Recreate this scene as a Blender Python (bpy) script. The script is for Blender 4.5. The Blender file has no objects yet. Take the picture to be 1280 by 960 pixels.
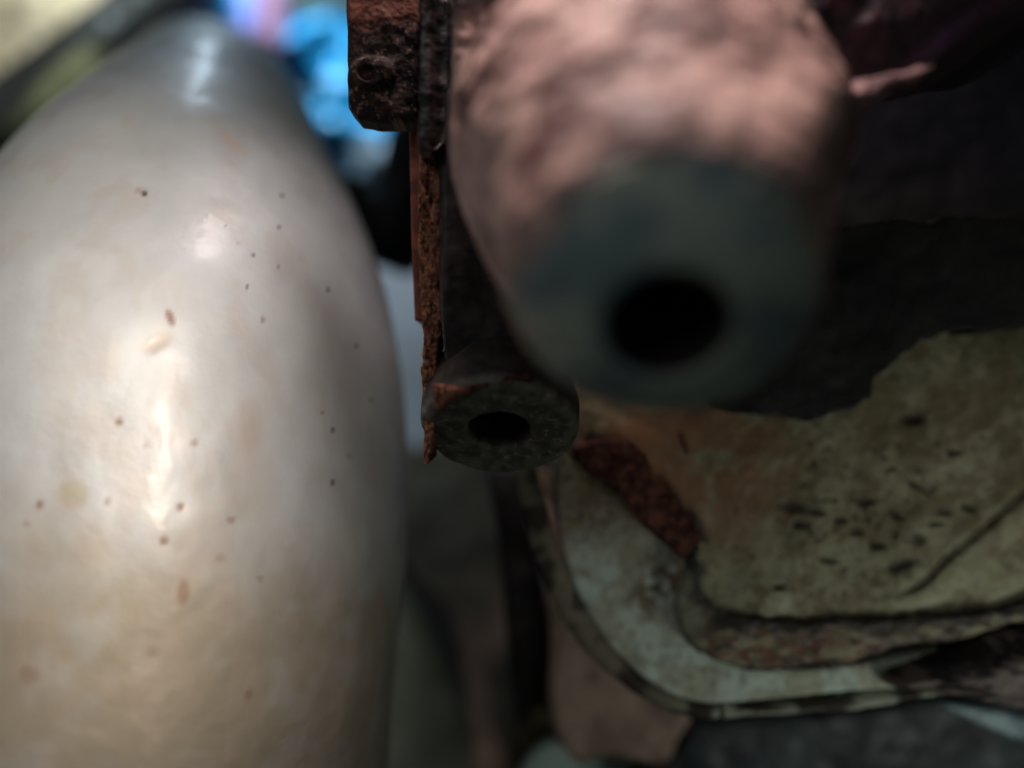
import bpy, math, random
import numpy as np
from mathutils import Vector, Matrix
random.seed(4); rng = np.random.RandomState(4)
S = 0.01                                   # shapes below are worked out in centimetres
LENS = 30.0
F = 1280*LENS/36.0
FOCUS = 19.5
C = bpy.context.scene.collection
sc = bpy.context.scene

# ---------------------------------------------------------------- camera
cam = bpy.data.cameras.new('camera'); cam.lens = LENS; cam.sensor_width = 36
cam.clip_start = 0.002; cam.clip_end = 20
cam.dof.use_dof = True; cam.dof.focus_distance = FOCUS*S; cam.dof.aperture_fstop = 2.7
co = bpy.data.objects.new('camera', cam); C.objects.link(co)
co.rotation_euler = (math.pi/2, 0, 0); sc.camera = co

# ---------------------------------------------------------------- dim room light
w = bpy.data.worlds.new('World'); sc.world = w; w.use_nodes = True
bg = w.node_tree.nodes['Background']; bg.inputs[0].default_value = (0.50, 0.62, 0.60, 1); bg.inputs[1].default_value = 0.042

def lamp(name, loc, target, sx, sy, watts, col, spread=180):
    l = bpy.data.lights.new(name, 'AREA'); l.shape = 'RECTANGLE'; l.size = sx*S; l.size_y = sy*S
    l.energy = watts; l.color = col; l.spread = math.radians(spread)
    o = bpy.data.objects.new(name, l); C.objects.link(o)
    o.location = Vector(loc)*S
    o.rotation_euler = (Vector(target)-Vector(loc)).to_track_quat('-Z', 'Y').to_euler()
    return o
lamp('key_lamp', (0, 16.5, 27), (6, 15, 3), 4.5, 4.5, 0.225, (1.0, 0.82, 0.79), 80)
lamp('side_lamp', (-36, -34, 34), (-20, 24, 0), 26, 30, 0.145, (0.90, 0.95, 1.0), 92)
lamp('warm_bulb', (.8, -8.7, 9), (-9.5, 18, 0), 1.5, 17, 0.066, (1.0, 0.82, 0.68), 30)
lamp('cool_lamp', (24, 5, -20), (13.5, 23, -8.5), 6, 6, 0.018, (0.90, 1.0, 0.90), 58)
lamp('low_side_lamp', (34, 12, -4), (17, 24, -5), 7, 7, 0.005, (1.0, 0.97, 0.86), 70)
lamp('back_fill_lamp', (-18, 56, 58), (-30, 78, 26), 16, 16, 2.6, (0.72, 0.93, 1.0), 120)  # added lamp out of view, brightens the blurred things at the back
lamp('streak_lamp', (-14.5, 43, 34), (-9, 24, 8), 1.6, 13, 0.012, (0.66, 0.84, 1.0), 60)  # added narrow lamp, gives the bluish streak on the silencer's upper end

sc.view_settings.view_transform = 'Standard'; sc.view_settings.look = 'None'
sc.view_settings.exposure = 0; sc.view_settings.gamma = 1

# ---------------------------------------------------------------- numpy noise
_perm = rng.rand(64, 64, 64).astype(np.float32)
def vnoise(P):
    i = np.floor(P).astype(int); f = P-i; f = f*f*(3-2*f); i &= 63; j = (i+1) & 63
    x0, y0, z0 = i.T; x1, y1, z1 = j.T; fx, fy, fz = f.T
    g = _perm
    a = g[x0, y0, z0]*(1-fx)+g[x1, y0, z0]*fx; b = g[x0, y1, z0]*(1-fx)+g[x1, y1, z0]*fx
    c = g[x0, y0, z1]*(1-fx)+g[x1, y0, z1]*fx; d = g[x0, y1, z1]*(1-fx)+g[x1, y1, z1]*fx
    return (a*(1-fy)+b*fy)*(1-fz)+(c*(1-fy)+d*fy)*fz
def fbm(P, f=1.0, oct=4, seed=0.0, gain=0.5):
    s = 0; a = 1; t = 0
    for k in range(oct):
        s = s+a*vnoise(P*f+seed*7.31+k*11.7); t += a; a *= gain; f *= 2.03
    return s/t                                   # 0..1, mean .5
def sm(a, b, x): t = np.clip((x-a)/(b-a), 0, 1); return t*t*(3-2*t)
def lin(c): c = np.array(c, float)/255; return np.where(c <= .04045, c/12.92, ((c+.055)/1.055)**2.4)
def mixc(A, B, t): return A*(1-t[:, None])+B*t[:, None]
def blob(px, py, x, y, rx, ry=None, ang=0, soft=.5):
    ry = ry or rx; a = math.radians(ang); dx = px-x; dy = py-y
    u = (dx*math.cos(a)+dy*math.sin(a))/rx; v = (-dx*math.sin(a)+dy*math.cos(a))/ry
    return 1-sm(1-soft, 1+soft, np.sqrt(u*u+v*v))
def proj(P): return 640+P[:, 0]/P[:, 1]*F, 480-P[:, 2]/P[:, 1]*F
def Wp(px, py, D): return np.array([(px-640)*D/F, D, (480-py)*D/F])
def seglen(px, py, pts):
    """distance to an open polyline"""
    d = np.full(px.shape, 1e9)
    for (x0, y0), (x1, y1) in zip(pts[:-1], pts[1:]):
        ex, ey = x1-x0, y1-y0; t = np.clip(((px-x0)*ex+(py-y0)*ey)/(ex*ex+ey*ey+1e-9), 0, 1)
        d = np.minimum(d, np.hypot(px-x0-t*ex, py-y0-t*ey))
    return d
def smooth_poly(pts, closed=True, n=5):
    P = np.array(pts, float); N = len(P); out = []
    for i in range(N if closed else N-1):
        g = lambda k: P[k % N] if closed else P[min(max(k, 0), N-1)]
        p0, p1, p2, p3 = g(i-1), g(i), g(i+1), g(i+2)
        for k in range(n):
            t = k/n
            out.append(.5*((2*p1)+(-p0+p2)*t+(2*p0-5*p1+4*p2-p3)*t*t+(-p0+3*p1-3*p2+p3)*t**3))
    if not closed: out.append(P[-1])
    return np.array(out)
def sdist(px, py, poly):
    d = np.full(px.shape, 1e9); ins = np.zeros(px.shape, bool); N = len(poly)
    for i in range(N):
        x0, y0 = poly[i]; x1, y1 = poly[(i+1) % N]; ex, ey = x1-x0, y1-y0
        t = np.clip(((px-x0)*ex+(py-y0)*ey)/(ex*ex+ey*ey+1e-9), 0, 1)
        d = np.minimum(d, np.hypot(px-x0-t*ex, py-y0-t*ey))
        c = ((y0 > py) != (y1 > py)) & (px < (x1-x0)*(py-y0)/((y1-y0) if y1 != y0 else 1e-9)+x0)
        ins ^= c
    return np.where(ins, d, -d)

# ---------------------------------------------------------------- mesh making
def tag(o, label=None, cat=None, group=None, kind=None):
    for k, v in (('label', label), ('category', cat), ('group', group), ('kind', kind)):
        if v: o[k] = v
    return o
def empty(name, base, label, cat, group=None):
    o = bpy.data.objects.new(name, None); C.objects.link(o); o.location = Vector([float(v) for v in base])*S
    o.empty_display_size = .01
    bpy.context.view_layer.update()
    return tag(o, label, cat, group)
def mesh(name, V, Q, mat, parent=None, col=None, smooth=True):
    me = bpy.data.meshes.new(name); V = np.asarray(V, float)
    nv = len(V); Q = np.asarray(Q)
    me.vertices.add(nv); me.vertices.foreach_set('co', (V*S).ravel())
    k = Q.shape[1]
    me.loops.add(Q.size); me.loops.foreach_set('vertex_index', Q.ravel().astype(np.int32))
    me.polygons.add(len(Q)); me.polygons.foreach_set('loop_start', np.arange(0, Q.size, k, dtype=np.int32))
    me.polygons.foreach_set('loop_total', np.full(len(Q), k, np.int32))
    me.update(calc_edges=True)
    if col is not None:
        a = me.color_attributes.new('col', 'FLOAT_COLOR', 'POINT')
        a.data.foreach_set('color', np.c_[np.clip(col, 0, 1), np.ones(nv)].ravel())
    me.polygons.foreach_set('use_smooth', np.full(len(Q), smooth))
    me.validate(); me.materials.append(mat)
    o = bpy.data.objects.new(name, me); C.objects.link(o)
    if parent:
        o.parent = parent; o.matrix_parent_inverse = parent_inv(parent)
    return o
def parent_inv(p):
    m = Matrix.Identity(4); q = p
    while q: m = Matrix.Translation(q.location) @ m; q = q.parent
    return m.inverted()

def relief(name, outline, D0, mat, parent=None, thick=1.0, slope=(0, 0), hf=None, colf=None, step=2.5,
           rnd=.12, jit=0, jf=.05, curve=True, pivot=None, box=None, n=5):
    """solid slab: outline given by where its edge stands, tilted plane, own relief and thickness"""
    poly = smooth_poly(outline, True, n) if curve else np.array(outline, float)
    x0, y0 = poly.min(0)-step*2-jit; x1, y1 = poly.max(0)+step*2+jit
    gx = np.arange(x0, x1+step, step); gy = np.arange(y0, y1+step, step)
    PX, PY = np.meshgrid(gx, gy); sh = PX.shape
    px, py = PX.ravel(), PY.ravel()
    if jit:
        N = np.c_[px*jf, py*jf, np.full(px.shape, D0)]
        sd = sdist(px+(fbm(N, 1, 3, 1)-.5)*2*jit, py+(fbm(N, 1, 3, 2)-.5)*2*jit, poly)
    else: sd = sdist(px, py, poly)
    SD = sd.reshape(sh); gy_, gx_ = np.gradient(SD, step); m = np.maximum(np.hypot(gx_, gy_), .35)
    keepv = SD > 0
    q = keepv[:-1, :-1] | keepv[1:, :-1] | keepv[:-1, 1:] | keepv[1:, 1:]
    out = SD < 0
    dx = np.where(out, -gx_/m**2*SD, 0); dy = np.where(out, -gy_/m**2*SD, 0)
    lim = step*1.3; dx = np.clip(dx, -lim, lim); dy = np.clip(dy, -lim, lim)
    px = (PX+dx).ravel(); py = (PY+dy).ravel(); sd = np.maximum(sd, 0)
    idx = np.arange(px.size).reshape(sh)
    quads = np.stack([idx[:-1, :-1], idx[1:, :-1], idx[1:, 1:], idx[:-1, 1:]], -1)[q]
    used = np.unique(quads); remap = -np.ones(px.size, int); remap[used] = np.arange(len(used))
    quads = remap[quads]; px, py, sd = px[used], py[used], sd[used]
    cx, cy = pivot or (poly[:, 0].mean(), poly[:, 1].mean())
    Dp = D0+slope[0]*(px-cx)/100+slope[1]*(py-cy)/100
    s = sd*Dp/F; rr = max(rnd, 1e-4)
    ro = np.where(s < rr, rr-np.sqrt(np.maximum(rr*rr-(rr-s)**2, 0)), 0)
    P0 = np.c_[(px-640)*Dp/F, Dp, (480-py)*Dp/F]
    h = hf(px, py, s, P0) if hf else 0
    V = P0.copy(); V[:, 1] += ro-h*sm(0, rr*.8, s+.02)
    col = colf(px, py, s, P0, h if hf else np.zeros(len(px))) if colf else None
    # side walls and back
    e = np.concatenate([quads[:, [0, 1]], quads[:, [1, 2]], quads[:, [2, 3]], quads[:, [3, 0]]])
    key = np.sort(e, 1); _, inv, cnt = np.unique(key, axis=0, return_inverse=True, return_counts=True)
    be = e[cnt[inv.ravel()] == 1]
    nv = len(V); B = V.copy(); B[:, 1] = Dp+thick
    VV = np.r_[V, B]
    side = np.c_[be[:, 1], be[:, 0], be[:, 0]+nv, be[:, 1]+nv]
    QQ = np.r_[quads, side, quads[:, ::-1]+nv]
    if col is not None: col = np.r_[col, col]
    return mesh(name, VV, QQ, mat, parent, col)

def loft(name, rings, nseg, mat, parent=None, disp=None, colf=None, sub=24, cap=(False, False)):
    """rings: (centre, radius_a, radius_b) swept, each ring square to the path"""
    R = np.array([list(c)+[a, b] for c, a, b in rings], float)
    R = smooth_poly(R, False, sub); T = np.gradient(R[:, :3], axis=0); T /= np.linalg.norm(T, axis=1)[:, None]
    ref = np.array([1., 0, 0]); A = ref-T*(T@ref)[:, None]; A /= np.linalg.norm(A, axis=1)[:, None]; B = np.cross(T, A)
    th = np.linspace(0, 2*math.pi, nseg, endpoint=False)
    N = A[:, None]*np.cos(th)[None, :, None]+B[:, None]*np.sin(th)[None, :, None]
    V = R[:, None, :3]+A[:, None]*(np.cos(th)[None]*R[:, 3:4])[..., None]+B[:, None]*(np.sin(th)[None]*R[:, 4:5])[..., None]
    sh = V.shape[:2]; V = V.reshape(-1, 3); N = N.reshape(-1, 3)
    px, py = proj(V)
    if disp: V = V+N*disp(px, py, V)[:, None]
    col = colf(px, py, V) if colf else None
    idx = np.arange(sh[0]*sh[1]).reshape(sh); nx = np.roll(idx, -1, 1)
    Q = np.stack([idx[:-1], nx[:-1], nx[1:], idx[1:]], -1).reshape(-1, 4)
    return mesh(name, V, Q, mat, parent, col)

def revolve(name, prof, face, back, mat, parent=None, disp=None, colf=None, nseg=180, sub=10, sharp=True, ell=1.0):
    """prof: (distance behind the face, radius) about the axis face->back"""
    a = np.array(back)-np.array(face); L = np.linalg.norm(a); a /= L
    ref = np.array([1., 0, 0]); A = ref-a*(a@ref); A /= np.linalg.norm(A); B = np.cross(a, A)
    pr = []
    for (t0, r0), (t1, r1) in zip(prof[:-1], prof[1:]):
        k = max(2, int(math.hypot(t1-t0, r1-r0)/.035)); u = np.linspace(0, 1, k, endpoint=False)
        pr.append(np.c_[t0+(t1-t0)*u, r0+(r1-r0)*u])
    pr = np.concatenate(pr+[np.array([prof[-1]])])
    for _ in range(2): pr[1:-1] = (pr[:-2]+2*pr[1:-1]+pr[2:])/4
    tn = np.gradient(pr, axis=0); tn /= np.linalg.norm(tn, axis=1)[:, None]+1e-9
    th = np.linspace(0, 2*math.pi, nseg, endpoint=False); ct, st = np.cos(th), np.sin(th)
    rad = A[None]*ct[:, None]+B[None]*st[:, None]*ell
    V = np.array(face)[None, None]+a[None, None]*pr[:, None, :1]+rad[None]*pr[:, None, 1:]
    N = -a[None, None]*tn[:, None, 1:]*1.0+rad[None]*tn[:, None, :1]
    sh = V.shape[:2]; V = V.reshape(-1, 3); N = N.reshape(-1, 3)
    px, py = proj(V); tt = np.repeat(pr[:, 0], nseg); rr = np.repeat(pr[:, 1], nseg)
    if disp: V = V+N*disp(px, py, V, tt, rr)[:, None]
    col = colf(px, py, V, tt, rr) if colf else None
    idx = np.arange(sh[0]*sh[1]).reshape(sh); nx = np.roll(idx, -1, 1)
    Q = np.stack([idx[:-1], nx[:-1], nx[1:], idx[1:]], -1).reshape(-1, 4)
    return mesh(name, V, Q, mat, parent, col)

# ---------------------------------------------------------------- materials
def material(name, col=None, rough=(.6, .8), metal=0, bumps=((400, .3),), var=.25, vscale=150, spec=.5, use_attr=True):
    m = bpy.data.materials.new(name); m.use_nodes = True; nt = m.node_tree; N = nt.nodes; Lk = nt.links
    b = N['Principled BSDF']; b.inputs['Metallic'].default_value = metal; b.inputs['Specular IOR Level'].default_value = spec
    tc = N.new('ShaderNodeNewGeometry')
    if use_attr:
        at = N.new('ShaderNodeAttribute'); at.attribute_name = 'col'; src = at.outputs['Color']
    else:
        rgb = N.new('ShaderNodeRGB'); rgb.outputs[0].default_value = (*lin(col), 1); src = rgb.outputs[0]
    nz = N.new('ShaderNodeTexNoise'); nz.inputs['Scale'].default_value = vscale; nz.inputs['Detail'].default_value = 6
    nz.inputs['Roughness'].default_value = .62
    Lk.new(tc.outputs['Position'], nz.inputs['Vector'])
    mr = N.new('ShaderNodeMapRange'); mr.inputs[1].default_value = .3; mr.inputs[2].default_value = .7
    mr.inputs[3].default_value = 1-var; mr.inputs[4].default_value = 1+var
    Lk.new(nz.outputs['Fac'], mr.inputs[0])
    mx = N.new('ShaderNodeVectorMath'); mx.operation = 'SCALE'
    Lk.new(src, mx.inputs[0]); Lk.new(mr.outputs[0], mx.inputs['Scale']); Lk.new(mx.outputs[0], b.inputs['Base Color'])
    n2 = N.new('ShaderNodeTexNoise'); n2.inputs['Scale'].default_value = vscale*.6; n2.inputs['Detail'].default_value = 4
    Lk.new(tc.outputs['Position'], n2.inputs['Vector'])
    r = N.new('ShaderNodeMapRange'); r.inputs[1].default_value = .3; r.inputs[2].default_value = .7
    r.inputs[3].default_value, r.inputs[4].default_value = rough
    Lk.new(n2.outputs['Fac'], r.inputs[0]); Lk.new(r.outputs[0], b.inputs['Roughness'])
    last = None
    for sc_, st in bumps:
        n3 = N.new('ShaderNodeTexNoise'); n3.inputs['Scale'].default_value = sc_; n3.inputs['Detail'].default_value = 5
        Lk.new(tc.outputs['Position'], n3.inputs['Vector'])
        bp = N.new('ShaderNodeBump'); bp.inputs['Strength'].default_value = st; bp.inputs['Distance'].default_value = .25/sc_
        Lk.new(n3.outputs['Fac'], bp.inputs['Height'])
        if last: Lk.new(last, bp.inputs['Normal'])
        last = bp.outputs['Normal']
    if last: Lk.new(last, b.inputs['Normal'])
    return m
M = {}
M['silver'] = material('dull_silver_metal', rough=(.52, .64), metal=.34, bumps=((60, .20), (1500, .05)), var=.05, vscale=90)
_b = M['silver'].node_tree.nodes['Principled BSDF']; _b.inputs['Coat Weight'].default_value = .17; _b.inputs['Coat Roughness'].default_value = .19
_b.id_data.links.new(_b.inputs['Normal'].links[0].from_socket, _b.inputs['Coat Normal'])
M['cast'] = material('rusted_casting', rough=(.62, .85), bumps=((250, .5), (900, .4)), var=.22, vscale=260)
M['rust'] = material('flaking_rust', rough=(.8, .95), bumps=((350, .4), (1300, .2)), var=.15, vscale=300, spec=.25)
M['dark'] = material('oily_dark_iron', rough=(.42, .7), bumps=((220, .22), (1200, .22)), var=.3, vscale=300)
M['greasy'] = material('grimy_pale_aluminium', rough=(.45, .72), bumps=((350, .35), (1300, .25)), var=.16, vscale=330)
M['soft'] = material('plain_painted_surface', rough=(.5, .6), bumps=((60, .3),), var=.12, vscale=40)
M['gloss'] = material('crinkled_plastic', rough=(.25, .35), bumps=((40, .5),), var=.1, vscale=40)
def flat(rgb): c = lin(rgb); return lambda px, py, *a: np.tile(c, (len(px), 1))

# ================================================================ the setting: dark space behind
relief('back_wall', [(-900, -900), (2200, -900), (2200, 1900), (-900, 1900)], 110, M['soft'], thick=3, curve=False, step=60,
       colf=flat((46, 40, 42)), rnd=.3)['kind'] = 'structure'

# ================================================================ silver tapered silencer
def pipe_ring(py, c, r, D, k=1.0):
    D = D*1.3; return (Wp(c, py, D), r*D/F, r*D/F*k)
def pipe_disp(px, py, P):
    d = (fbm(P, .25, 2, 3)-.5)*.14+(fbm(P, 1.1, 2, 5)-.5)*.03
    d -= .10*blob(px, py, 150, 235, 120, 70, 10, .9)
    d -= .015*blob(px, py, 330, 540, 30, 80, 5, .9)
    d += .03*blob(px, py, 215, 440, 50, 150, 5, .9)
    for x, y, rx, ry, a in ((213, 398, 5, 11, -20), (196, 432, 7, 15, 60), (285, 178, 22, 6, 40), (226, 634, 5, 6, 0), (205, 680, 5, 7, 0)):
        d -= .010*blob(px, py, x, y, rx, ry, a, .6)
    return d
spots = [(180, 240, 4, 4, 0, .9), (173, 236, 5, 4, 0, .3), (352, 245, 2.5, 2.5, 0, .9), (348, 284, 2.5, 2.5, 0, .95), (316, 319, 2, 3, 0, .8), (348, 334, 2, 3, 0, .6),
         (308, 359, 2, 4, 0, .7), (328, 400, 3, 5, 0, .6), (410, 362, 2, 4, 0, .8), (257, 270, 2, 2, 0, .8), (283, 282, 1.6, 1.6, 0, .6), (297, 304, 3, 2, 0, .3),
         (446, 432, 2.5, 2.5, 0, .9), (417, 537, 3, 3.5, 0, .7), (404, 516, 2, 2, 0, .6), (417, 603, 3, 4, 0, .7), (465, 500, 2, 2.5, 0, .7),
         (149, 528, 5, 5, 0, .8), (49, 631, 5, 6, 30, .7), (134, 627, 4, 5, 0, .5), (33, 655, 6, 4, 30, .4), (243, 554, 5, 5, 0, .5), (183, 558, 5, 5, 0, .3),
         (289, 650, 6, 4, 0, .5), (229, 740, 8, 16, 5, .5), (310, 868, 5, 7, 20, .4), (38, 843, 14, 12, 0, .35), (275, 698, 7, 5, 0, .3), (213, 398, 5, 11, -20, .75),
         (198, 604, 4, 4, 0, .4), (226, 634, 5, 6, 0, .8), (205, 676, 6, 6, 0, .7), (190, 815, 10, 6, 0, .3), (325, 723, 5, 4, 30, .35), (438, 570, 6, 3, 30, .3)]
def pipe_col(px, py, P):
    base = np.tile(lin((178, 186, 190)), (len(px), 1))
    n = fbm(P, .8, 4, 9); n2 = fbm(P*np.array([1, 1, .45]), 1.7, 4, 12)
    base = mixc(base, lin((140, 132, 112)), sm(540, 860, py+(n-.5)*260)*.85)              # yellowed lower half, also darkened in colour to stand in for light falloff
    base = mixc(base, lin((170, 158, 148)), sm(.48, .72, n2)*.30)
    base = mixc(base, lin((170, 178, 186)), sm(.40, .72, fbm(P, 1.1, 3, 21))*.3)
    base = mixc(base, lin((168, 136, 112)), blob(px, py, 312, 545, 16, 46, 4, .8)*.35)
    base = mixc(base, lin((178, 140, 108)), blob(px, py, 290, 178, 24, 7, 42, .6)*.4)
    base = mixc(base, lin((150, 138, 96)), blob(px, py, 92, 618, 20, 18, 0, .35)*.45)
    base = mixc(base, lin((150, 132, 112)), blob(px, py, 196, 430, 10, 20, 60, .5)*.5)
    for x, y, rx, ry, a, s in spots:
        dk = lin((52, 40, 36)) if ry < 4.5 and s > .55 else lin((112, 72, 50))
        base = mixc(base, dk, blob(px, py, x, y, rx*.95, ry*.95, a, .45)*s)
    return base
sil = empty('exhaust_silencer', Wp(150, 1180, 22.7), 'large dull silver tapered metal silencer with warm streak highlight and tiny dark specks', 'exhaust silencer')
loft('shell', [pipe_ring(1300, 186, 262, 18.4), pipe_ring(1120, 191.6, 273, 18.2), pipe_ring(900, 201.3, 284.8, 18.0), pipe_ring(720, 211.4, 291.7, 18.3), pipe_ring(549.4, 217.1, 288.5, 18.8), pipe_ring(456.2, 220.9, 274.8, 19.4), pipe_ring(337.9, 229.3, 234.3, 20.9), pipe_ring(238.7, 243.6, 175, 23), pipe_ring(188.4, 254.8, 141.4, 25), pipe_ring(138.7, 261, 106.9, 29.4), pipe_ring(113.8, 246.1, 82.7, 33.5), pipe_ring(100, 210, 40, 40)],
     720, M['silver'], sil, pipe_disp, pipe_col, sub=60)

# ================================================================ rusty engine casting
eng = empty('engine_casting', Wp(838, 385, 17), 'rust brown engine casting with a large blurred round boss nearest the camera', 'engine casting')
def boss_disp(px, py, P, t, r):
    m = sm(.0, .5, t)
    return m*((fbm(P, .6, 2, 3)-.5)*.26+(fbm(P, 3.2, 4, 8)-.5)*.15+.25*blob(px, py, 1040, 150, 60, 70, 0, .8))+(1-m)*(fbm(P, 2.5, 3, 6)-.5)*.03
def boss_col(px, py, P, t, r):
    n = fbm(P, .9, 3, 17); n2 = fbm(P, 1.6, 3, 25)
    b = np.tile(lin((184, 146, 136)), (len(px), 1))
    b = mixc(b, lin((98, 62, 56)), sm(.42, .66, n)*.9)
    b = mixc(b, lin((216, 178, 164)), sm(.50, .66, n2)*.7)
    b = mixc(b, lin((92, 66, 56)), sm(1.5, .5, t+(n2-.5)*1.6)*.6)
    face = np.tile(lin((178, 184, 168)), (len(px), 1))
    face = mixc(face, lin((134, 148, 148)), sm(.40, .62, fbm(P, .9, 3, 5)))
    face = mixc(face, lin((134, 160, 166)), blob(px, py, 945, 285, 34, 20, 20, .7)*.7)  # bluish highlight painted into the face colour
    k = sm(.45, .95, t+(n2-.5)*.9)
    out = mixc(face, b, k)
    return mixc(out, lin((26, 18, 20)), sm(.90, .82, r))  # bore walls coloured near black, shade painted inside the hole
fa = Wp(836, 408, 11.4); bk = Wp(792, 132, 18.0)
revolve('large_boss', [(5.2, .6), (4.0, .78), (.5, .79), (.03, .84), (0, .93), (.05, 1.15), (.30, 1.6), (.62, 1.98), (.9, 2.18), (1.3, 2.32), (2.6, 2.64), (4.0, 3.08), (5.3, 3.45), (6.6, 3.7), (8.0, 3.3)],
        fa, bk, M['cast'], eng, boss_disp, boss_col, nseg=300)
# end wall inside the bore
def disc(name, c, n, r, mat, parent, rgb):
    n = np.array(n)/np.linalg.norm(n); A = np.cross(n, [0, 0, 1.]); A /= np.linalg.norm(A); B = np.cross(n, A)
    th = np.linspace(0, 2*math.pi, 32, endpoint=False)
    ring = np.array(c)+r*(np.cos(th)[:, None]*A+np.sin(th)[:, None]*B)
    V = np.r_[ring, ring+n*.15, [c], [np.array(c)+n*.15]]; T = []
    for i in range(32):
        j = (i+1) % 32; T += [(i, j, 64), (j+32, i+32, 65), (i, i+32, j+32), (i, j+32, j)]
    return mesh(name, V, np.array(T), mat, parent, np.tile(lin(rgb), (len(V), 1)), False)
ax = (bk-fa)/np.linalg.norm(bk-fa)
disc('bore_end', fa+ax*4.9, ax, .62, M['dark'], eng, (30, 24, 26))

# dark upright body between boss and rusty edge
def plate_h(px, py, s, P): return (fbm(P, .9, 3, 4)-.5)*.25+(fbm(P, 6, 3, 5)-.5)*.03
def dark_col(px, py, s, P, h):
    n = fbm(P, 3, 4, 14)
    return mixc(np.tile(lin((56, 46, 42)), (len(px), 1)), lin((34, 27, 26)), sm(.4, .6, n))
relief('web', [(548, -60), (700, -60), (720, 300), (700, 505), (560, 492), (548, 380)], 18.9, M['dark'], eng, thick=3.5,
       hf=plate_h, colf=dark_col, curve=False, rnd=.2, step=3, slope=(.3, .0))
def rust_h(px, py, s, P): return (fbm(P, 5, 4, 41)-.5)*.22+(fbm(P, 16, 3, 42)-.5)*.12+.05*sm(.5, .62, fbm(P*np.array([1, 1, .35]), 6, 2, 3))
def rust_col(px, py, s, P, h):
    n = fbm(P, 7, 4, 44); n2 = fbm(P, 14, 3, 45)
    b = np.tile(lin((156, 106, 84)), (len(px), 1))
    b = mixc(b, lin((116, 70, 56)), sm(.35, .7, n))
    b = mixc(b, lin((214, 146, 100)), sm(.56, .72, n2)*.7)
    return mixc(b, lin((48, 28, 24)), sm(.56, .66, fbm(P*np.array([1, 1, .4]), 12, 3, 47))*.8)
relief('rusty_edge', [(524, 186), (532, 180), (553, 178), (565, 184), (563, 260), (560, 340), (555, 400), (546, 450), (552, 478), (566, 488), (556, 508), (544, 530), (538, 576), (529, 574), (530, 520),
        (526, 470), (529, 420), (526, 380), (522, 300)], 19.0, M['rust'], eng, thick=1.6, hf=rust_h, colf=rust_col, rnd=.08, step=1.3, jit=3.0, jf=.09)
def side_col(px, py, s, P, h):
    n = fbm(P, 3, 4, 64)
    return mixc(np.tile(lin((168, 92, 72)), (len(px), 1)), lin((120, 66, 54)), sm(.4, .62, n))
relief('rusty_side_plate', [(511, 160), (536, 160), (536, 404), (518, 400), (514, 300)], 20.4, M['cast'], eng, thick=2.0, hf=lambda px, py, s, P: (fbm(P, 6, 3, 4)-.5)*.05,
       colf=side_col, curve=False, rnd=.08, step=2)
relief('rust_bead', [(540, 482), (552, 480), (578, 482), (606, 474), (640, 468), (664, 468), (664, 476), (640, 480), (605, 487), (578, 494), (560, 506), (546, 512)], 17.9, M['rust'], eng, thick=1.4,
       hf=lambda *a: rust_h(*a)*.6, colf=lambda px, py, s, P, h: mixc(rust_col(px, py, s, P, h), lin((62, 40, 34)), .35+.55*sm(570, 640, px)), rnd=.15, step=1.5, jit=3, jf=.07)
# small boss with its own bore
f2 = Wp(623, 541, 19.2); b2 = f2+np.array([.25, 3.2, 4.1])
def sb_disp(px, py, P, t, r): return (fbm(P, 1.6, 3, 3)-.5)*.12+(fbm(P, 8, 2, 3)-.5)*.012
def sb_col(px, py, P, t, r):
    n = fbm(P, 5, 4, 71); b = mixc(np.tile(lin((98, 94, 82)), (len(px), 1)), lin((72, 66, 58)), sm(.4, .6, n))
    b = mixc(b, lin((150, 144, 136)), sm(.66, .72, fbm(P, 9, 3, 72))*sm(.4, 0, t)*.6)
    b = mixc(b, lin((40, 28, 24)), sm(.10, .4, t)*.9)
    return mixc(b, lin((22, 16, 15)), sm(.72, .64, r))  # small bore's inner shade put into its colour
revolve('small_boss', [(2.6, .6), (2.0, .70), (.1, .71), (.0, .78), (0, 1.60), (.08, 1.74), (.3, 1.80), (.8, 1.80), (1.6, 1.6)], f2, b2, M['dark'], eng, sb_disp, sb_col, nseg=220, ell=1.0)
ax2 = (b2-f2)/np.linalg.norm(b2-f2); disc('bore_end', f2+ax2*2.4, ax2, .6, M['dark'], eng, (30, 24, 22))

relief('rusty_web', [(566, -60), (1000, -60), (900, 30), (800, 200), (640, 300), (600, 260), (572, 190), (563, 100)], 17.0, M['cast'], eng, thick=3, hf=lambda px, py, s, P: (fbm(P, 1.4, 4, 44)-.5)*.5,
       colf=lambda px, py, s, P, h: mixc(mixc(np.tile(lin((176, 140, 130)), (len(px), 1)), lin((104, 74, 68)), sm(.42, .60, fbm(P, 1.0, 3, 46))), lin((34, 24, 24)), sm(30, -10, py-(px-560)*.02)), rnd=.3, step=3, curve=False)
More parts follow.
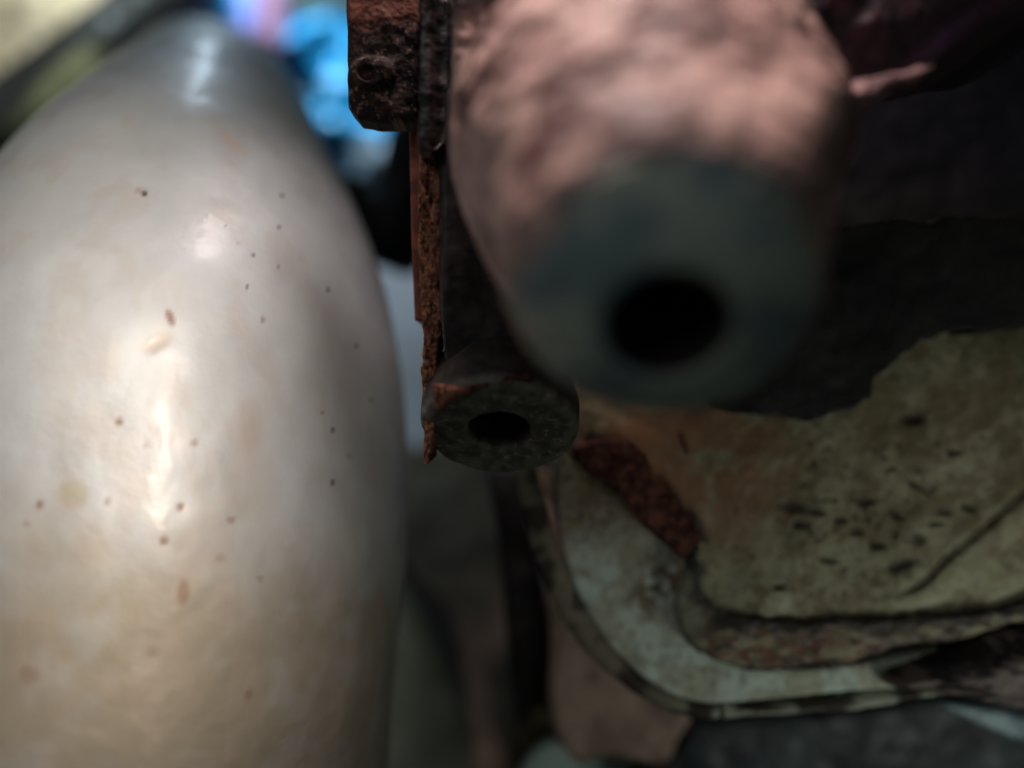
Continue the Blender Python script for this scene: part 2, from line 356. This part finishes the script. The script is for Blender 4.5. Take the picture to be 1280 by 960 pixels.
# block behind the boss, with overhang and rib to the right
def blk_h(px, py, s, P): return (fbm(P, .8, 4, 4)-.5)*.6+(fbm(P, 4, 3, 5)-.5)*.1
def blk_col(px, py, s, P, h):
    n = fbm(P, 1.2, 4, 84)
    return mixc(np.tile(lin((34, 30, 40)), (len(px), 1)), lin((20, 19, 28)), sm(.4, .6, n))
def wall_col(px, py, s, P, h): return mixc(blk_col(px, py, s, P, h), lin((28, 26, 25)), sm(170, 290, py))
relief('block_wall', [(640, -260), (1700, -260), (1700, 560), (1180, 480), (1040, 560), (700, 540)], 26.5, M['soft'], eng, thick=2.5, hf=lambda *a: blk_h(*a)*.5, colf=wall_col, curve=False, rnd=.3, step=5)
def ov_col(px, py, s, P, h):
    n = fbm(P, 1.6, 4, 94)
    b = mixc(np.tile(lin((70, 44, 52)), (len(px), 1)), lin((42, 29, 36)), sm(.4, .6, n))
    return mixc(b, lin((150, 92, 132)), blob(px, py, 1185, 55, 60, 16, -38, .8)*.7)
relief('overhang', [(780, -200), (1500, -200), (1420, -30), (1240, 20), (1180, 66), (1130, 96), (1060, 116), (990, 112), (940, 84), (880, 30), (840, 4)], 16.2, M['soft'], eng, thick=5, hf=blk_h,
       colf=ov_col, rnd=.5, step=3.5, jit=6, jf=.02)
loft('rib', [(Wp(980, 175, 15.5), 1.0, .8), (Wp(1040, 140, 15.6), .5, .45), (Wp(1085, 116, 15.7), .26, .25), (Wp(1130, 98, 15.8), .15, .16), (Wp(1165, 86, 15.9), .05, .06)], 60, M['cast'], eng,
     lambda px, py, P: (fbm(P, 2.5, 3, 3)-.5)*.25, lambda px, py, P: mixc(np.tile(lin((140, 106, 104)), (len(px), 1)), lin((90, 60, 60)), sm(.42, .6, fbm(P, 2, 3, 8))), sub=16)

# ================================================================ dark bolted bracket
brk = empty('bracket', Wp(490, 150, 20.5), 'dark pitted steel bracket with a rounded corner, hanging above the rusty edge', 'bracket')
def br_h(px, py, s, P):
    h = (fbm(P, 2.5, 4, 104)-.5)*.16+(fbm(P, 13, 3, 105)-.5)*.03
    h += .22*(blob(px, py, 465, 92, 26, 20, 0, .25)-.8*blob(px, py, 460, 95, 9, 8, 0, .4))
    return h
def br_col(px, py, s, P, h):
    n = fbm(P, 6, 4, 106)
    b = mixc(np.tile(lin((48, 34, 31)), (len(px), 1)), lin((26, 19, 18)), sm(.4, .6, n))
    b = mixc(b, lin((128, 76, 62)), sm(44, 14, py+(n-.5)*50)*.75)
    return mixc(b, lin((128, 100, 90)), sm(.66, .70, fbm(P, 12, 3, 107))*.6)
relief('bracket_block', [(428, -60), (525, -60), (524, 60), (522, 140), (518, 150), (470, 150), (446, 146), (434, 132), (433, 90), (433, 40)], 19.3, M['rust'], brk, thick=.9, hf=br_h, colf=br_col,
       curve=False, rnd=.18, step=1.6, jit=1.2, jf=.08)
relief('bracket_flange', [(524, -60), (562, -60), (562, 60), (560, 120), (555, 176), (540, 190), (522, 188)], 18.2, M['dark'], brk, thick=1.8, hf=lambda px, py, s, P: (fbm(P, 4, 4, 110)-.5)*.12-.25*sm(535, 552, px),
       colf=lambda px, py, s, P, h: mixc(np.tile(lin((50, 36, 34)), (len(px), 1)), lin((26, 20, 20)), sm(.4, .6, fbm(P, 4, 4, 111))), curve=False, rnd=.1, step=1.8, jit=2)

# ================================================================ pale grimy cover at lower right
cov = empty('gearcase_cover', Wp(1000, 800, 23), 'pale grime covered cast gearcase cover with dark pits and a raised rim, lower right', 'gearcase cover')
rimline = [(1340, 742), (1240, 770), (1160, 776), (1060, 776), (960, 778), (905, 772), (872, 752), (862, 722), (870, 690)]
def cov_h(px, py, s, P):
    h = (fbm(P, .8, 2, 121)-.5)*.25+(fbm(P, 4, 4, 122)-.5)*.06
    h -= .5*sm(560, 800, py)*sm(.0, 1, 1.0)*0
    # arc ridge and pits
    a = seglen(px, py, smooth_poly([(1300, 600), (1240, 655), (1180, 715), (1110, 745), (1020, 752), (930, 752)], False))
    h += .10*sm(40, 12, a)-.10*sm(9, 2, seglen(px, py, smooth_poly([(1300, 596), (1235, 655), (1180, 700), (1150, 728), (1110, 745)], False)))*sm(1110, 1150, px)
    for x, y, rx, ry, g, s_ in pits: h -= .09*s_*blob(px, py, x, y, rx, ry, g, .5)
    return h
pits = []
_r = random.Random(8)
for x, y, rx, ry, g in ((1140, 524, 14, 7, -5), (1148, 674, 10, 8, 0), (1125, 706, 18, 6, -18), (1070, 665, 9, 5, 0), (992, 634, 20, 6, 8), (1000, 656, 12, 5, 5), (1180, 640, 10, 4, 10), (1190, 565, 9, 4, 0), (1082, 628, 12, 5, 0),
                         (1210, 635, 10, 4, 20), (1020, 640, 12, 4, 6), (1050, 650, 8, 4, 0), (1035, 700, 12, 4, 10), (1095, 682, 9, 5, 0), (1120, 645, 8, 4, 30), (972, 732, 9, 4, 0), (1150, 610, 16, 3, 30), (1170, 655, 10, 3, 0)):
    pits.append((x, y, rx, ry, g, 1))
for _ in range(130):
    u = _r.gauss(0, 1); v = _r.gauss(0, 1)
    x = 1080+u*72; y = 650+v*42-u*14
    if x > 915 and y < 742: pits.append((x, y, _r.uniform(1.2, 4.5), _r.uniform(1.2, 2.6), _r.uniform(-10, 30), _r.uniform(.3, .9)))
def cov_col(px, py, s, P, h):
    n = fbm(P, 1.6, 4, 124); n2 = fbm(P, 6, 4, 125)
    b = mixc(np.tile(lin((160, 150, 120)), (len(px), 1)), lin((130, 114, 84)), sm(.40, .60, n))
    b = mixc(b, lin((112, 98, 70)), sm(.52, .64, n2)*.6)
    b = mixc(b, lin((186, 182, 152)), sm(600, 740, py)*sm(.4, .6, n2)*.6)
    b = mixc(b, lin((156, 112, 80)), np.clip(blob(px, py, 868, 560, 110, 80, 40, .7)*1.2*sm(.30, .50, n), 0, 1)*.9)    # rust bleeding from the boss
    a = seglen(px, py, smooth_poly([(1300, 596), (1235, 655), (1180, 700), (1150, 728), (1110, 745), (1000, 750)], False))
    b = mixc(b, lin((52, 38, 24)), sm(8, 2, a+(n2-.5)*10)*.75*sm(1050, 1150, px))
    b = mixc(b, lin((84, 78, 50)), sm(1180, 1290, px-(n-.5)*60)*sm(560, 420, py)*.7)
    for x, y, rx, ry, g, s_ in pits: b = mixc(b, lin((52, 38, 32)), blob(px+(n2-.5)*8, py+(n-.5)*8, x, y, rx, ry, g, .5)*.9*s_)
    cr = seglen(px, py, [(738, 548), (792, 566), (800, 596), (828, 606), (846, 636), (868, 652), (880, 672)])
    b = mixc(b, lin((30, 18, 18)), sm(12, 4, cr+(n2-.5)*16)*.9)
    b = mixc(b, lin((24, 14, 12)), sm(4, 1.5, seglen(px, py, [(850, 542), (858, 566)]))*.9)
    return b
relief('panel', [(760, 420), (900, 400), (1400, 330), (1400, 760), (1240, 778), (1060, 786), (930, 788), (870, 768), (850, 730), (846, 680), (800, 640), (730, 600), (700, 560)], 23.2, M['greasy'], cov,
       thick=2.2, hf=cov_h, colf=cov_col, rnd=.15, step=1.8, slope=(0, -.08))
# groove filled with brown gasket muck
def gr_h(px, py, s, P):
    P = P*np.array([.55, 1, 1.1])
    return (fbm(P, 1.6, 3, 130)-.5)*.25+(fbm(P, 4, 4, 131)-.5)*.10+(fbm(P, 10, 3, 132)-.5)*.03
def gr_col(px, py, s, P, h):
    P = P*np.array([.55, 1, 1.1])
    n = fbm(P, 2.2, 4, 133); n2 = fbm(P, 6, 3, 134)
    b = mixc(np.tile(lin((132, 116, 92)), (len(px), 1)), lin((80, 60, 48)), sm(.40, .62, n))
    b = mixc(b, lin((134, 84, 68)), blob(px, py, 990, 812, 100, 20, 2, .6)*sm(.30, .55, n2)*.75)
    b = mixc(b, lin((160, 150, 118)), sm(.54, .68, fbm(P, 3.2, 3, 136))*.75)
    b = mixc(b, lin((128, 132, 110)), sm(884, 862, px)*.7)
    top = smooth_poly([(1400, 732), (1300, 756), (1200, 772), (1100, 778), (1000, 780), (930, 780), (894, 768), (874, 740), (868, 706)], False)
    b = mixc(b, lin((34, 24, 20)), sm(15, 3, seglen(px, py, top)+(n2-.5)*26)*.85)
    bot = smooth_poly([(844, 790), (870, 814), (912, 834), (960, 838), (1060, 830), (1090, 826)], False)
    b = mixc(b, lin((40, 26, 22)), sm(8, 2, seglen(px, py, bot)+(n2-.5)*12)*.7)
    return mixc(b, lin((40, 30, 26)), sm(.62, .70, fbm(P, 4, 3, 135))*.8)
relief('gasket', [(1400, 726), (1300, 750), (1200, 766), (1150, 768), (1100, 774), (1050, 772), (1000, 774), (930, 770), (896, 758), (882, 734), (880, 706), (876, 686), (862, 692), (852, 730), (848, 776), (858, 800), (884, 822), (920, 836),
        (960, 840), (1010, 834), (1060, 832), (1085, 826), (1130, 812), (1180, 806), (1240, 790), (1300, 776), (1400, 752)], 22.75, M['greasy'], cov, thick=1.8, hf=gr_h, colf=gr_col, rnd=.2, step=1.7, jit=8, jf=.035)
def rim_h(px, py, s, P): return (fbm(P, 1.0, 3, 141)-.5)*.15+(fbm(P, 6, 4, 142)-.5)*.05
def rim_col(px, py, s, P, h):
    n = fbm(P, 1.8, 4, 143); n2 = fbm(P, 6, 4, 144)
    b = mixc(np.tile(lin((212, 222, 206)), (len(px), 1)), lin((176, 168, 138)), sm(.45, .62, n)*.7)
    b = mixc(b, lin((160, 130, 96)), sm(740, 620, py)*.75)
    b = mixc(b, lin((110, 76, 46)), blob(px, py, 825, 730, 34, 40, 30, .6)*sm(.35, .6, n2)*.9)
    b = mixc(b, lin((96, 80, 56)), sm(.56, .66, n2)*.35)
    return mixc(b, lin((96, 62, 44)), sm(.60, .66, fbm(P, 10, 3, 145))*sm(720, 640, py)*.8)
relief('rim', [(700, 575), (760, 570), (850, 640), (868, 690), (852, 730), (846, 770), (872, 804), (920, 826), (980, 836), (1060, 832), (1140, 820), (1300, 778), (1400, 760), (1400, 850), (1260, 846), (1180, 858), (1060, 866),
        (960, 876), (880, 880), (826, 862), (780, 826), (744, 780), (716, 730), (702, 680), (694, 630)], 23.35, M['greasy'], cov, thick=2.2, hf=rim_h, colf=rim_col, rnd=.14, step=2, slope=(0, -.2))
# thin outer lip that follows the rim
lip = smooth_poly([(655, 590), (668, 640), (684, 700), (712, 764), (750, 820), (800, 864), (860, 892), (940, 894), (1060, 884), (1180, 868), (1300, 858)], False, 3)
loft('lip', [(Wp(x, y-8, 23.5), .17+.05*math.sin(x*.031)+.22*math.exp(-((x-735)/75)**2), .30) for x, y in lip], 24, M['cast'], cov, lambda px, py, P: (fbm(P, 3, 3, 3)-.5)*.12,
     lambda px, py, P: mixc(mixc(np.tile(lin((128, 118, 96)), (len(px), 1)), lin((176, 180, 160)), sm(820, 900, px)*.8), lin((58, 48, 38)), sm(.44, .60, fbm(P, 1.6, 4, 151))), sub=4)
# red-brown flake wedged across rim
def fl_col(px, py, s, P, h):
    n = fbm(P, 5, 4, 161); b = mixc(np.tile(lin((104, 64, 50)), (len(px), 1)), lin((74, 42, 34)), sm(.4, .6, n))
    b = mixc(b, lin((140, 92, 74)), sm(.56, .70, fbm(P, 3, 3, 162))*.4)
    return mixc(b, lin((40, 22, 20)), sm(.60, .68, fbm(P, 5, 3, 163))*.7)
relief('rust_flake', [(716, 566), (752, 552), (796, 556), (818, 590), (842, 612), (858, 640), (878, 668), (872, 684), (850, 696), (832, 680), (800, 652), (780, 626), (762, 604), (735, 592)], 22.1, M['rust'], cov, thick=1.2,
       hf=lambda px, py, s, P: (fbm(P, 1.8, 4, 164)-.5)*.22+(fbm(P, 9, 3, 165)-.5)*.03, colf=fl_col, rnd=.12, step=1.6, jit=4, jf=.06)
# near-black slab standing in for the soft shadow over the panel's top
relief('painted_shadow_slab', [(880, 300), (1400, 280), (1400, 396), (1280, 406), (1190, 418), (1120, 450), (1085, 494), (1030, 524), (960, 516), (900, 510), (860, 420)], 22.2, M['cast'], eng, thick=3.5, hf=lambda px, py, s, P: (fbm(P, .8, 3, 171)-.5)*.3,
       colf=lambda px, py, s, P, h: mixc(np.tile(lin((34, 29, 25)), (len(px), 1)), lin((22, 22, 22)), sm(.4, .6, fbm(P, 1.6, 4, 172))), rnd=.08, step=2.5, jit=13, jf=.035).name = 'shadow_slab'

# ================================================================ things below and behind (out of focus)
def nz(a, b, f, sd, k=1.0):
    A, B = lin(a), lin(b)
    return lambda px, py, s, P, h: mixc(np.tile(A, (len(px), 1)), B, sm(.4, .6, fbm(P, f, 4, sd))*k)
soft_h = lambda px, py, s, P: (fbm(P, .6, 3, 5)-.5)*.4
tag(relief('support_arm', [(688, 640), (720, 740), (790, 830), (866, 884), (850, 930), (830, 960), (760, 950), (720, 960), (690, 900), (690, 800), (676, 720), (660, 650)], 27, M['cast'], thick=3, hf=soft_h,
           colf=nz((168, 140, 122), (138, 114, 100), 1, 181), rnd=.4, step=4), 'dull pinkish brown metal arm tucked below the curved rim of the pale cover', 'support arm')
tag(relief('tapered_fin', [(612, 590), (655, 590), (668, 650), (682, 740), (686, 810), (676, 860), (652, 915), (638, 850), (628, 740), (620, 660)], 29, M['soft'], thick=3, hf=soft_h,
           colf=nz((26, 20, 18), (16, 12, 12), 1, 182), rnd=.3, step=3), 'black tapered fin pointing down below the small drilled boss', 'fin')
tag(relief('hanging_strap', [(640, 596), (700, 596), (690, 640), (692, 700), (716, 780), (740, 860), (780, 1000), (640, 1000), (660, 900), (690, 820), (690, 740), (670, 660)], 31, M['cast'], thick=2, hf=soft_h,
           colf=nz((120, 104, 76), (90, 80, 58), 1, 183), rnd=.4, step=4), 'olive brown metal strap hanging between the black fin and the pinkish arm', 'strap')
tag(relief('channel_plate', [(520, 560), (660, 560), (680, 700), (670, 1040), (600, 1040), (584, 900), (560, 780), (500, 700), (480, 580)], 38, M['cast'], thick=3, slope=(0, -3), hf=soft_h,
           colf=nz((112, 100, 84), (84, 74, 62), .7, 184), rnd=.5, step=5), 'dark brown channel plate behind the black fin at bottom centre', 'plate')
tag(relief('pale_drum', [(420, 700), (500, 760), (550, 840), (580, 910), (600, 1060), (380, 1060), (380, 780)], 62, M['soft'], thick=4, hf=lambda px, py, s, P: 1.2*sm(0, 3, s),
           colf=nz((170, 174, 152), (146, 146, 126), .4, 185), rnd=.9, step=5), 'blurred grey green drum beside the lower edge of the silver silencer', 'drum')
tag(relief('grey_board', [(440, 322), (560, 322), (575, 640), (440, 640)], 56, M['soft'], thick=2, slope=(0, -4), colf=nz((122, 122, 136), (104, 102, 114), .4, 186), rnd=.3, step=6),
    'plain grey lilac board seen in the gap between silencer and rusty edge', 'board')
tag(relief('cloth_scrap', [(650, 1010), (668, 945), (700, 932), (740, 946), (770, 938), (850, 928), (880, 940), (880, 1010)], 30, M['soft'], thick=.6, hf=soft_h,
           colf=nz((196, 216, 204), (160, 180, 170), 1, 187), rnd=.2, step=4, jit=6, jf=.03), 'pale teal rag at the bottom edge below the pinkish arm', 'rag')
tag(relief('sump_block', [(812, 1030), (850, 925), (868, 900), (960, 895), (1060, 886), (1190, 872), (1300, 880), (1300, 1030)], 28.5, M['dark'], thick=3, hf=soft_h,
           colf=nz((56, 62, 66), (40, 42, 46), .8, 188), rnd=.4, step=4), 'dark slate blue metal block under the pale rim at bottom right', 'block')
def crust_col(px, py, s, P, h):
    P = P*np.array([.5, 1, 1.2])
    n = fbm(P, 2.4, 4, 191)
    return mixc(np.tile(lin((116, 100, 94)), (len(px), 1)), lin((34, 24, 25)), sm(.42, .56, n))
tag(relief('crusted_hose', [(1112, 862), (1140, 838), (1190, 822), (1250, 800), (1400, 770), (1400, 900), (1290, 892), (1230, 880), (1180, 872)], 22.6, M['cast'], thick=1.5,
           hf=lambda px, py, s, P: .5*sm(0, .8, s)+(fbm(P*np.array([.5, 1, 1.2]), 1.8, 3, 192)-.5)*.5, colf=crust_col, rnd=.4, step=2.4, jit=5, jf=.04), 'dark crusted hose lying against the right end of the pale rim', 'hose')
tag(relief('light_strip', [(1180, 880), (1240, 888), (1300, 900), (1400, 910), (1400, 950), (1290, 930), (1225, 905)], 25, M['soft'], thick=.5,
           colf=nz((140, 160, 166), (100, 116, 124), 2, 193), rnd=.1, step=3), 'thin pale blue strip under the crusted hose at the right edge', 'strip')

# far upper left
def cream_col(px, py, s, P, h):
    n = fbm(P, .35, 4, 201)
    return mixc(np.tile(lin((212, 184, 150)), (len(px), 1)), lin((150, 130, 104)), sm(.45, .6, n))
tag(relief('cream_panel', [(-120, -80), (190, -80), (120, 20), (60, 76), (0, 110), (-120, 180)], 78, M['soft'], thick=2, hf=lambda px, py, s, P: (fbm(P, .5, 3, 7)-.5)*1.5, colf=cream_col, rnd=.4, step=5),
    'blurred cream painted panel in the upper left corner', 'panel')
fr = [(Wp(270, -70, 68), 2.3, 2.3), (Wp(170, 20, 65), 2.5, 2.5), (Wp(70, 105, 62), 2.7, 2.7), (Wp(-60, 205, 59), 2.8, 2.8), (Wp(-160, 290, 57), 2.8, 2.8)]
def fr_col(px, py, P):
    b = np.tile(lin((46, 42, 38)), (len(px), 1))
    return mixc(b, lin((186, 176, 128)), np.clip(blob(px, py, 84, 98, 46, 15, -42, .6)+.6*blob(px, py, 40, 140, 40, 10, -42, .6), 0, 1)*.85)
tag(loft('frame_tube', fr, 48, M['gloss'], None, None, fr_col, sub=20), 'dark diagonal frame tube with an olive worn patch, upper left behind the silencer', 'tube')
def cr_h(px, py, s, P): return (fbm(P, .3, 2, 211)-.5)*5+.6*sm(0, 2, s)
def blue_col(px, py, s, P, h):
    n = fbm(P, .5, 4, 212)
    b = mixc(np.tile(lin((40, 160, 222)), (len(px), 1)), lin((18, 74, 104)), sm(.46, .60, n)*.8)
    return mixc(b, lin((150, 160, 170)), blob(px, py, 462, 200, 26, 26, 0, .6)*.9)
tag(relief('blue_plastic_bag', [(345, 60), (365, 28), (400, 18), (440, 30), (470, 60), (500, 120), (500, 215), (450, 226), (400, 190), (360, 120)], 72, M['gloss'], thick=3, hf=cr_h, colf=blue_col, rnd=.8, step=3, jit=8, jf=.03),
    'bright cyan crumpled plastic bag, out of focus between silencer and bracket', 'bag')
tag(relief('cyan_cap', [(214, -30), (284, -30), (284, 26), (214, 26)], 70, M['gloss'], thick=3, hf=lambda px, py, s, P: .8*sm(0, 1.5, s), colf=flat((60, 190, 240)), rnd=.7, step=3),
    'small bright cyan cap just above the tip of the silencer', 'cap')
tag(relief('lilac_bottle', [(288, -60), (318, -60), (316, 30), (306, 60), (288, 60)], 71, M['gloss'], thick=3, hf=lambda px, py, s, P: .8*sm(0, 1.2, s), colf=flat((150, 166, 235)), rnd=.5, step=3, curve=False),
    'pale lilac blue bottle left of the pink one, at the top edge', 'bottle')
tag(relief('pink_bottle', [(318, -60), (356, -60), (352, 60), (318, 70)], 69, M['gloss'], thick=3, hf=lambda px, py, s, P: .8*sm(0, 1.2, s), colf=flat((190, 140, 170)), rnd=.5, step=3, curve=False),
    'dusty pink bottle at the top edge beside the cyan bag', 'bottle')
tag(relief('green_backdrop_sheet', [(150, -200), (620, -200), (620, 60), (440, 30), (300, 10), (150, 40)], 90, M['soft'], thick=1, hf=lambda px, py, s, P: (fbm(P, .3, 3, 7)-.5)*3, colf=nz((46, 74, 74), (24, 34, 38), .3, 215), rnd=.4, step=6),
    'dark green sheet behind the cyan bag at the top', 'sheet').name = 'hanging_sheet'
tag(relief('black_hose', [(428, 214), (470, 232), (486, 160), (520, 150), (520, 322), (470, 326), (440, 300)], 36, M['dark'], thick=2, hf=lambda px, py, s, P: .5*sm(0, 1, s), colf=flat((14, 14, 18)), rnd=.4, step=3),
    'black rubber block under the cyan bag, left of the rusty edge', 'rubber block').name = 'rubber_block'
